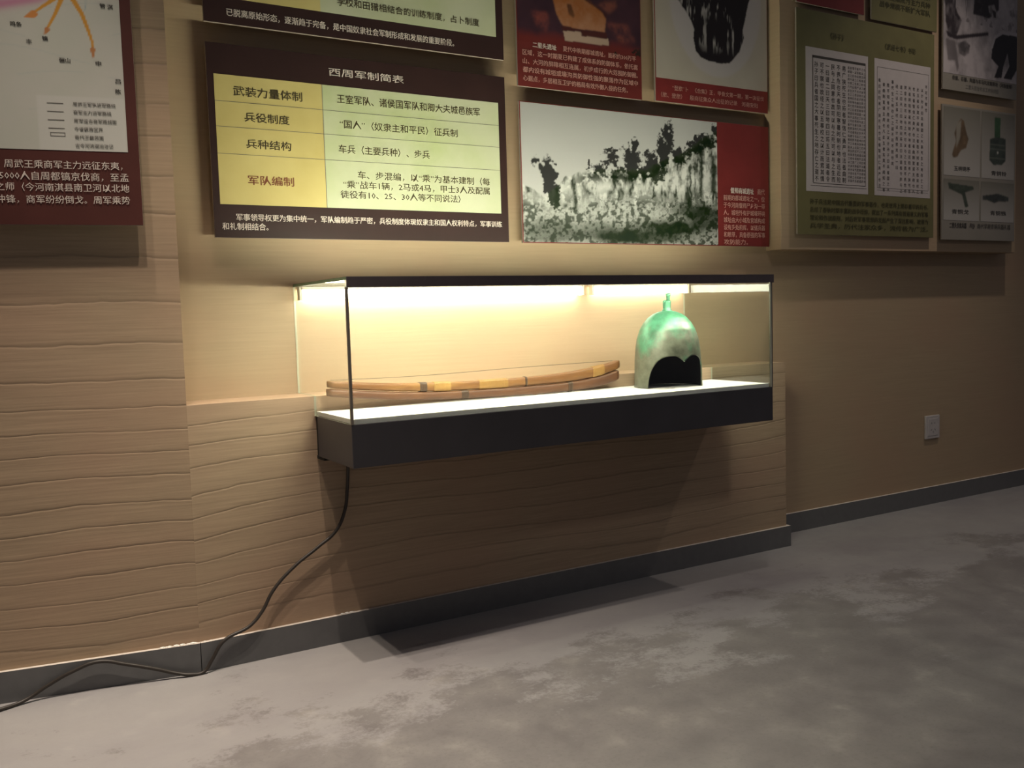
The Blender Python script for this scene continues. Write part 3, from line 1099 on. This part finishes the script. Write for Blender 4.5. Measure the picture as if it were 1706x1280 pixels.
p.put(p.poly(DIG['pole'], 2), (.025, .018, .02))
p.put(p.poly(DIG['ball'], 3) * (.25 + 1.1 * n2), (.07, .06, .06))
p.put(p.poly(DIG['arch'], 1), (.012, .009, .01))
p.put(p.poly(DIG['rim'], 1), (.42, .38, .38))
p.put(np.clip((n2 - .6) * 5, 0, .6) * (p.Z > .3), (.06, .05, .05))
p.build(t, 'photo_print', YF)
text(t, '骨镞、石镰、陶器与车马坑发掘现场（河南偃师）', .065, .505, .045, .064, YT, M['ink'], .012)
text(t, '二里头遗址考古工作队供图', .16, .40, .015, .034, YT, M['inkgrey'], .0)

t = panel('document_panel', 'olive text panel cut off by the top of the view, above the two old pages', 'wall panel',
          3.187, 3.604, 2.058, 2.62, YB, PT, M['green'], GR)
for i in range(7):
    zz = .155 + i * .033
    text(t, ('战争规模不断扩大军队', '步兵逐渐成为主力兵种', '骑兵与水军相继出现，', '各国实行郡县征兵之制', '春秋战国时期军事变革', '兵器铸造由铜转向铁制', '武经简述')[i], .05, .37, zz - .1, zz - .075, YT, M['inkolive'], .01)
t = panel('photo_panel', 'small crimson panel corner at the top of the view, left of the olive text panel', 'wall panel',
          2.76, 3.1425, 2.066, 2.62, YB, PT, M['redk'], GR)
sheet(t, 'photo_print', .02, .36, .14, .53, YF, M['greypanel'])

# ------------------------------------------------------------------ wall socket
t = thing('wall_socket', 'small white square socket plate low on the dim right wall', 'socket', (3.72, T, .352))
bm = bmesh.new()
box(bm, -.05, .05, -.010, 0, -.053, .053, 0, .003)
obj('plate', bm, M['socket'], t)
bm = bmesh.new()
box(bm, -.036, .036, -.0118, -.008, -.039, .039, 0, .0015)
o = obj('insert', bm, M['socket'], t)
bm = bmesh.new()
for a, z_, r_ in ((-.012, .018, 0), (.012, .018, 0), (-.013, -.012, 1), (.013, -.012, -1), (0, -.022, 0)):
    fs0 = len(bm.verts)
    box(bm, -.0011, .0011, -.0122, -.0112, -.004, .004)
    bm.verts.ensure_lookup_table()
    for v_ in bm.verts[fs0:]:
        v_.co = Matrix.Translation((a, 0, z_)) @ Matrix.Rotation(r_ * .6, 4, 'Y') @ v_.co
obj('pin_slots', bm, M['black'], o)

# ------------------------------------------------------------------ display case
XL, XR, D = .8018, 2.2723, .2892
ZB, ZBB, ZT, ZF = .6523, .5405, 1.0224, .9971
ZU = 1.0144
DK = .664
case = thing('display_case', 'long glass display case with lit interior and charcoal base, fixed on the tan wall', 'display case', (XL, 0, ZBB))


def cobj(name, bm, mats, parent=None, **k):
    o = obj(name, bm, mats, parent or case, **k)
    if (parent or case) is case:
        for v_ in o.data.vertices:
            v_.co -= Vector((XL, 0, ZBB))
    return o


bm = bmesh.new()
box(bm, XL, XR, -D, -.022, ZBB, ZB, 0, .0015)
cobj('base_box', bm, M['case_dark'])
bm = bmesh.new()
box(bm, XL + .004, XR - .004, -.0222, -.0005, ZBB - .006, ZB - .004)
box(bm, XL + .002, XL + .05, -.06, -.0005, ZBB - .008, ZBB + .001)
box(bm, XR - .05, XR - .002, -.06, -.0005, ZBB - .008, ZBB + .001)
cobj('mounting_bracket', bm, M['black'])
bm = bmesh.new()
box(bm, XL + .007, XR - .007, -D + .010, -.0005, ZB - .002, DK)
cobj('deck', bm, M['deck'])
bm = bmesh.new()
box(bm, XL + .0005, XR - .0005, -D + .001, -D + .0075, ZB, ZF + .002)
cobj('front_pane', bm, M['glass'])


def side_pane(x0, x1):
    bm = bmesh.new()
    pts = [(-D + .008, ZB), (-.0005, ZB), (-.0005, LEDGE + .0005), (T - .0008, LEDGE + .0005), (T - .0008, ZU), (-D + .008, ZU)]
    fs = prism(bm, pts, 'x', x0, x1)
    for f in fs[2:]:
        f.material_index = 1
    return cobj('side_pane', bm, [M['glass'], M['glassedge_pale']])


side_pane(XL, XL + .006)
side_pane(XR - .006, XR)
bm = bmesh.new()
fs = box(bm, XL, XR + .004, -D, T - .0008, ZT - .008, ZT)
bmesh.ops.recalc_face_normals(bm, faces=bm.faces)
for f in bm.faces:
    f.material_index = 0 if abs(f.normal.z) > .9 else 1
cobj('top_pane', bm, [M['glass'], M['glassedge']])
bm = bmesh.new()
box(bm, XL + .002, XR + .006, -D - .0035, -D + .0005, ZF - .001, ZT + .0006, 0, .0008)
box(bm, XL + .007, XR - .007, -D + .0078, -D + .021, ZF - .001, ZF + .0015)  # inner lip added under the strip to keep its light off the floor
cobj('top_trim', bm, M['trim_dark'])
bm = bmesh.new()
box(bm, XL - .0006, XL + .0065, -D - .0008, -D + .006, ZB - .001, ZF, 0, .0012)
o = cobj('corner_bead', bm, M['corner'])
bm = bmesh.new()
box(bm, XR - .0022, XR + .0008, -D - .0006, -D + .006, ZB - .001, ZF, 0, .0006)
cobj('corner_bead', bm, M['trim_dark'])
bm = bmesh.new()
box(bm, XR - .011, XR - .0025, -D + .0002, -D + .0009, ZB, ZF)
cobj('pane_edge', bm, M['glassedge_pale'])

for nm, a, b, em, emf in (('light_tube', XL + .012, 1.795, M['led_a'], M['led_front']), ('light_tube', 1.838, XR - .01, M['led_b'], M['led_front_b'])):
    # tube along the back wall, just below the top
    bm = bmesh.new()
    box(bm, a, b, T - .032, T - .014, .9775, 1.0045, 0, .004)
    o = cobj(nm, bm, em)
    bm = bmesh.new()
    for q_ in (a, b):
        box(bm, q_ - .004, q_ + .004, T - .034, T - .012, .9755, 1.0135)
    box(bm, a, b, T - .034, T - .001, 1.0048, 1.0135)
    c_ = cobj('tube_holder', bm, M['cream'])
    # flat strip hidden behind the front trim, lighting the deck
    bm = bmesh.new()
    box(bm, a + (.22 if a < 1 else 0), b - (0 if a < 1 else .16), -D + .016, -D + .030, 1.003, 1.0135)
    cobj('light_strip', bm, emf)
bm = bmesh.new()
box(bm, XL + .012, XL + .228, -D + .016, -D + .030, 1.003, 1.0135)
cobj('light_strip', bm, M['led_front_boost_left'])  # extra-bright end piece, added to brighten the niche wall left of the case
bm = bmesh.new()
box(bm, XR - .166, XR - .012, -D + .016, -D + .030, 1.003, 1.0135)
cobj('light_strip', bm, M['led_front_boost_right'])  # brighter end piece, added to lift the wall seen through the right pane

# ------------------------------------------------------------------ helmet
HX, HY, HR = 1.972, -.115, .11
helm = thing('bronze_helmet', 'green bronze helmet with dark open face and top socket, in the glass case', 'helmet', (HX, HY, DK), R(-11))
prof = [(0, 1.0), (.02, 1.0), (.05, .995), (.09, .985), (.13, .955), (.16, .91), (.19, .82), (.21, .715), (.228, .575), (.24, .42), (.247, .26), (.2505, .12), (.2515, 0.03)]
PZ = np.array([a for a, b in prof])
PR = np.array([b for a, b in prof]) * HR
AO = R(65)


def h_open(th):
    u_ = abs(th) / AO
    if u_ >= 1:
        return 0.0
    if u_ < .28:
        return .086 + .019 * math.sin(u_ / .28 * math.pi / 2) ** 1.0
    k_ = (u_ - .28) / .72
    return .105 * max(0.0, 1 - k_ ** 2.6) ** .55


def helmet_shell(r_off, z_off, matname, name, parent, push=0):
    NTH, NV = 180, 44
    co, fs, row = [], [], []
    ths = np.concatenate([np.linspace(-math.pi, -AO, 50, endpoint=False), np.linspace(-AO, AO, 90, endpoint=False), np.linspace(AO, math.pi, 50, endpoint=False)])
    for th in ths:
        zb = h_open(th)
        r_ = []
        for j in range(NV):
            w_ = (j / (NV - 1))
            z_ = zb + (.2515 - zb) * (1 - (1 - w_) ** 1.6)
            rr = np.interp(z_, PZ, PR) - r_off
            rr = max(rr, .002)
            flare = 1 + .018 * math.exp(-z_ / .006) if zb == 0 else 1
            if zb > 0:      # raised rim around the face opening
                flare = 1 + .012 * math.exp(-(z_ - zb) / .006)
            # front is -Y, skull a little deeper than wide
            x_ = rr * math.sin(th) * flare
            y_ = -rr * math.cos(th) * flare * 1.0
            r_.append(len(co))
            co.append((x_, y_, max(0.0005, z_ - (z_off * w_))))
        row.append(r_)
    n_ = len(ths)
    for i in range(n_):
        a, b = row[i], row[(i + 1) % n_]
        for j in range(NV - 1):
            fs.append((a[j], b[j], b[j + 1], a[j + 1]))
    return co, fs, row


co, fs, row = helmet_shell(0, 0, None, None, None)
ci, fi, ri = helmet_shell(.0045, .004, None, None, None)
n_ = len(co)
rim = []
for i in range(len(row)):
    a, b = row[i][0], row[(i + 1) % len(row)][0]
    rim.append((b, a, a + n_, b + n_))
# smooth the profile kinks slightly with a subdivided look: shade smooth
me = bpy.data.meshes.new('shell')
me.from_pydata(co + ci, [], fs + [(a + n_, d + n_, c + n_, b + n_) for a, b, c, d in fi] + rim)
me.update()
bmx = bmesh.new()
bmx.from_mesh(me)
bmesh.ops.recalc_face_normals(bmx, faces=bmx.faces)
for f in bmx.faces:
    f.smooth = True
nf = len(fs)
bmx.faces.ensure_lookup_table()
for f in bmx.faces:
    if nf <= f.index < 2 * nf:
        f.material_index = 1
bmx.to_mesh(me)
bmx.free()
M['helm_in'] = plain('helmet_inside_shade', (.007, .0065, .006), .85, 0, .2)  # near black: shade of the unlit interior put into the inner face colour
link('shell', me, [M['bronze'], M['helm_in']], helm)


def lathe(bm, prof_, seg=24, cx=0, cy=0, mat=0):
    rings = []
    for r_, z_ in prof_:
        rings.append([bm.verts.new((cx + r_ * math.cos(2 * math.pi * i / seg), cy + r_ * math.sin(2 * math.pi * i / seg), z_)) for i in range(seg)])
    for a, b in zip(rings[:-1], rings[1:]):
        for i in range(seg):
            f = bm.faces.new((a[i], a[(i + 1) % seg], b[(i + 1) % seg], b[i]))
            f.material_index = mat
    for rg in (rings[0], rings[-1]):
        try:
            bm.faces.new(rg)
        except ValueError:
            pass


bm = bmesh.new()
lathe(bm, [(.018, .247), (.0165, .251), (.0135, .256), (.0128, .262), (.0135, .278), (.0138, .281), (.011, .284), (.0095, .2845), (.0085, .28), (.0085, .262)])
o = obj('plume_socket', bm, M['bronze'], helm, (0, 0, 0), True)
bm = bmesh.new()
lathe(bm, [(.0062, .262), (.0062, .29), (.0068, .296), (.0078, .30), (.0078, .305), (.0055, .307)], 16, .004, -.003)
obj('plume_stem', bm, M['bronze'], o, (0, 0, 0), True)
tube('ring_loop', [(-.0105, -.002, .258), (-.0155, -.006, .268), (-.0125, -.008, .282), (-.0085, -.006, .285)], .0022, M['bronze'], o)

# ------------------------------------------------------------------ bow
bow = thing('bamboo_bow', 'long curved bamboo bow with two layered laths, lying in the glass case', 'bow', (1.33, -.034, DK + .0015))
UP = [(0.8319, 0.7422), (0.9278, 0.731), (1.0745, 0.7215), (1.2301, 0.7151), (1.353, 0.7127), (1.46, 0.7153), (1.5712, 0.718), (1.6634, 0.7242), (1.7588, 0.7364), (1.8275, 0.7505)]
MI = [(0.8308, 0.7207), (0.9268, 0.7082), (1.0734, 0.6954), (1.2289, 0.6878), (1.352, 0.6858), (1.459, 0.6862), (1.5702, 0.6872), (1.6624, 0.6905), (1.7578, 0.703), (1.8242, 0.7189)]
LO = [(0.8298, 0.6974), (0.9257, 0.6836), (1.0724, 0.6719), (1.228, 0.6622), (1.351, 0.6582), (1.458, 0.6575), (1.5692, 0.6578), (1.6615, 0.6603), (1.7568, 0.6666), (1.8208, 0.6822)]


def curve_at(C_, x):
    xs = np.array([a for a, b in C_])
    zs = np.array([b for a, b in C_])
    cf = np.polyfit(xs - 1.33, zs, 5)
    return np.polyval(cf, np.asarray(x) - 1.33)


def lath(name, top, bot, x0, x1, y0, y1, mat, gap=.0, taper=0.0, nodes=()):
    """curved bamboo strip with rounded section and swollen nodes"""
    N, K = 90, 14
    bm = bmesh.new()
    rings = []
    for i in range(N):
        x = x0 + (x1 - x0) * i / (N - 1)
        zt, zb = float(curve_at(top, x)) - gap, float(curve_at(bot, x)) + gap
        c_, h_ = (zt + zb) / 2, (zt - zb) / 2
        f_ = 1.0
        for nx in nodes:
            f_ += .10 * math.exp(-((x - nx) / .004) ** 2)
        e = min(i, N - 1 - i)
        if e == 0:
            f_ *= .86
        hy = (y1 - y0) / 2 * f_
        h_ *= f_
        ring = []
        for j in range(K):
            a_ = 2 * math.pi * j / K
            ca, sa = math.cos(a_), math.sin(a_)
            px_ = math.copysign(abs(ca) ** .55, ca) * hy
            pz_ = math.copysign(abs(sa) ** .55, sa) * h_
            ring.append(bm.verts.new((x - 1.33, (y0 + y1) / 2 + .03 + px_, c_ + pz_ - .657)))
        rings.append(ring)
    for a, b in zip(rings[:-1], rings[1:]):
        for j in range(K):
            bm.faces.new((a[j], a[(j + 1) % K], b[(j + 1) % K], b[j]))
    bm.faces.new(rings[0])
    bm.faces.new(rings[-1])
    return obj(name, bm, mat, bow, None, True)


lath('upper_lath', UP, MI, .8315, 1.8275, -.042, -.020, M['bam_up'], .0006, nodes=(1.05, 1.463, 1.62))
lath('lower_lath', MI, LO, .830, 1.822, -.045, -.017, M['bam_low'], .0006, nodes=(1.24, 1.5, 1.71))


def binding(name, top, bot, x0, x1, mat, grow=.0015, y0=-.046, y1=-.016, gap=.0):
    N, K = max(6, int((x1 - x0) / .002)), 16
    bm = bmesh.new()
    rings = []
    for i in range(N):
        x = x0 + (x1 - x0) * i / (N - 1)
        rr = grow * (.6 + .4 * (i % 2)) if 0 < i < N - 1 else 0
        zt, zb = float(curve_at(top, x)), float(curve_at(bot, x))
        c_, h_ = (zt + zb) / 2, (zt - zb) / 2 + rr
        hy = (y1 - y0) / 2 + rr
        ring = []
        for j in range(K):
            a_ = 2 * math.pi * j / K
            ca, sa = math.cos(a_), math.sin(a_)
            ring.append(bm.verts.new((x - 1.33, (y0 + y1) / 2 + .03 + math.copysign(abs(ca) ** .55, ca) * hy, max(.0004, c_ + math.copysign(abs(sa) ** .55, sa) * h_ - .657))))
        rings.append(ring)
    for a, b in zip(rings[:-1], rings[1:]):
        for j in range(K):
            bm.faces.new((a[j], a[(j + 1) % K], b[(j + 1) % K], b[j]))
    bm.faces.new(rings[0])
    bm.faces.new(rings[-1])
    return obj(name, bm, mat, bow)


for a, b, mt in ((1.105, 1.128, 'bind'), (1.15, 1.205, 'bind_y'), (1.30, 1.40, 'bind_y'), (1.462, 1.470, 'bind'), (1.72, 1.765, 'bind_y')):
    binding('binding', UP, MI, a, b, M[mt], .0012, -.0425, -.0195)
for a, b, mt in ((1.238, 1.262, 'bind'), (1.62, 1.637, 'bind')):
    binding('binding', MI, LO, a, b, M[mt], .0012, -.0455, -.0165)
M['string'] = plain('tan_string', (.10, .07, .04), .7)
tube('bowstring', [(.84 - 1.33, 0, float(curve_at(UP, .84)) - .657 + .001), (1.0941 - 1.33, 0, .7385 - .657), (1.45 - 1.33, 0, .744 - .657), (1.805 - 1.33, 0, float(curve_at(UP, 1.805)) - .657 + .0015)], .0009, M['string'], bow, 8)

# ------------------------------------------------------------------ power cable
def onleft(m_, off):
    return (XC + m_ * CA + off * SA, m_ * SA - off * CA)


pts = [(.8815, -.035, ZBB + .001), (.8815, -.030, .505), (.8800, -.020, .4407), (.8711, -.018, .3806), (.8421, -.018, .3247), (.788, -.018, .2868), (.7177, -.018, .2424), (.6568, -.018, .1861), (.6243, -.02, .1356),
       (.5905, -.022, .104), (.5183, -.024, .0765), (.4848, -.024, .0313), (.4636, -.026, .006), (.43, -.024, .0055), (.3957, -.014, .014), (.3495, -.0062, .0327), (.2804, .0055, .0571), (.2195, .0158, .0745), (.1576, .0263, .0589), (.1028, .0356, .0336), (.0488, .034, .0082), (-.0036, .0169, .0052), (-.05, .005, .005), (-.12, -.01, .005)]
o = tube('power_cable', pts, .0048, M['cable'], None, 10)
tag(o, 'dark power cable hanging from the case base and trailing along the baseboard', 'cable')
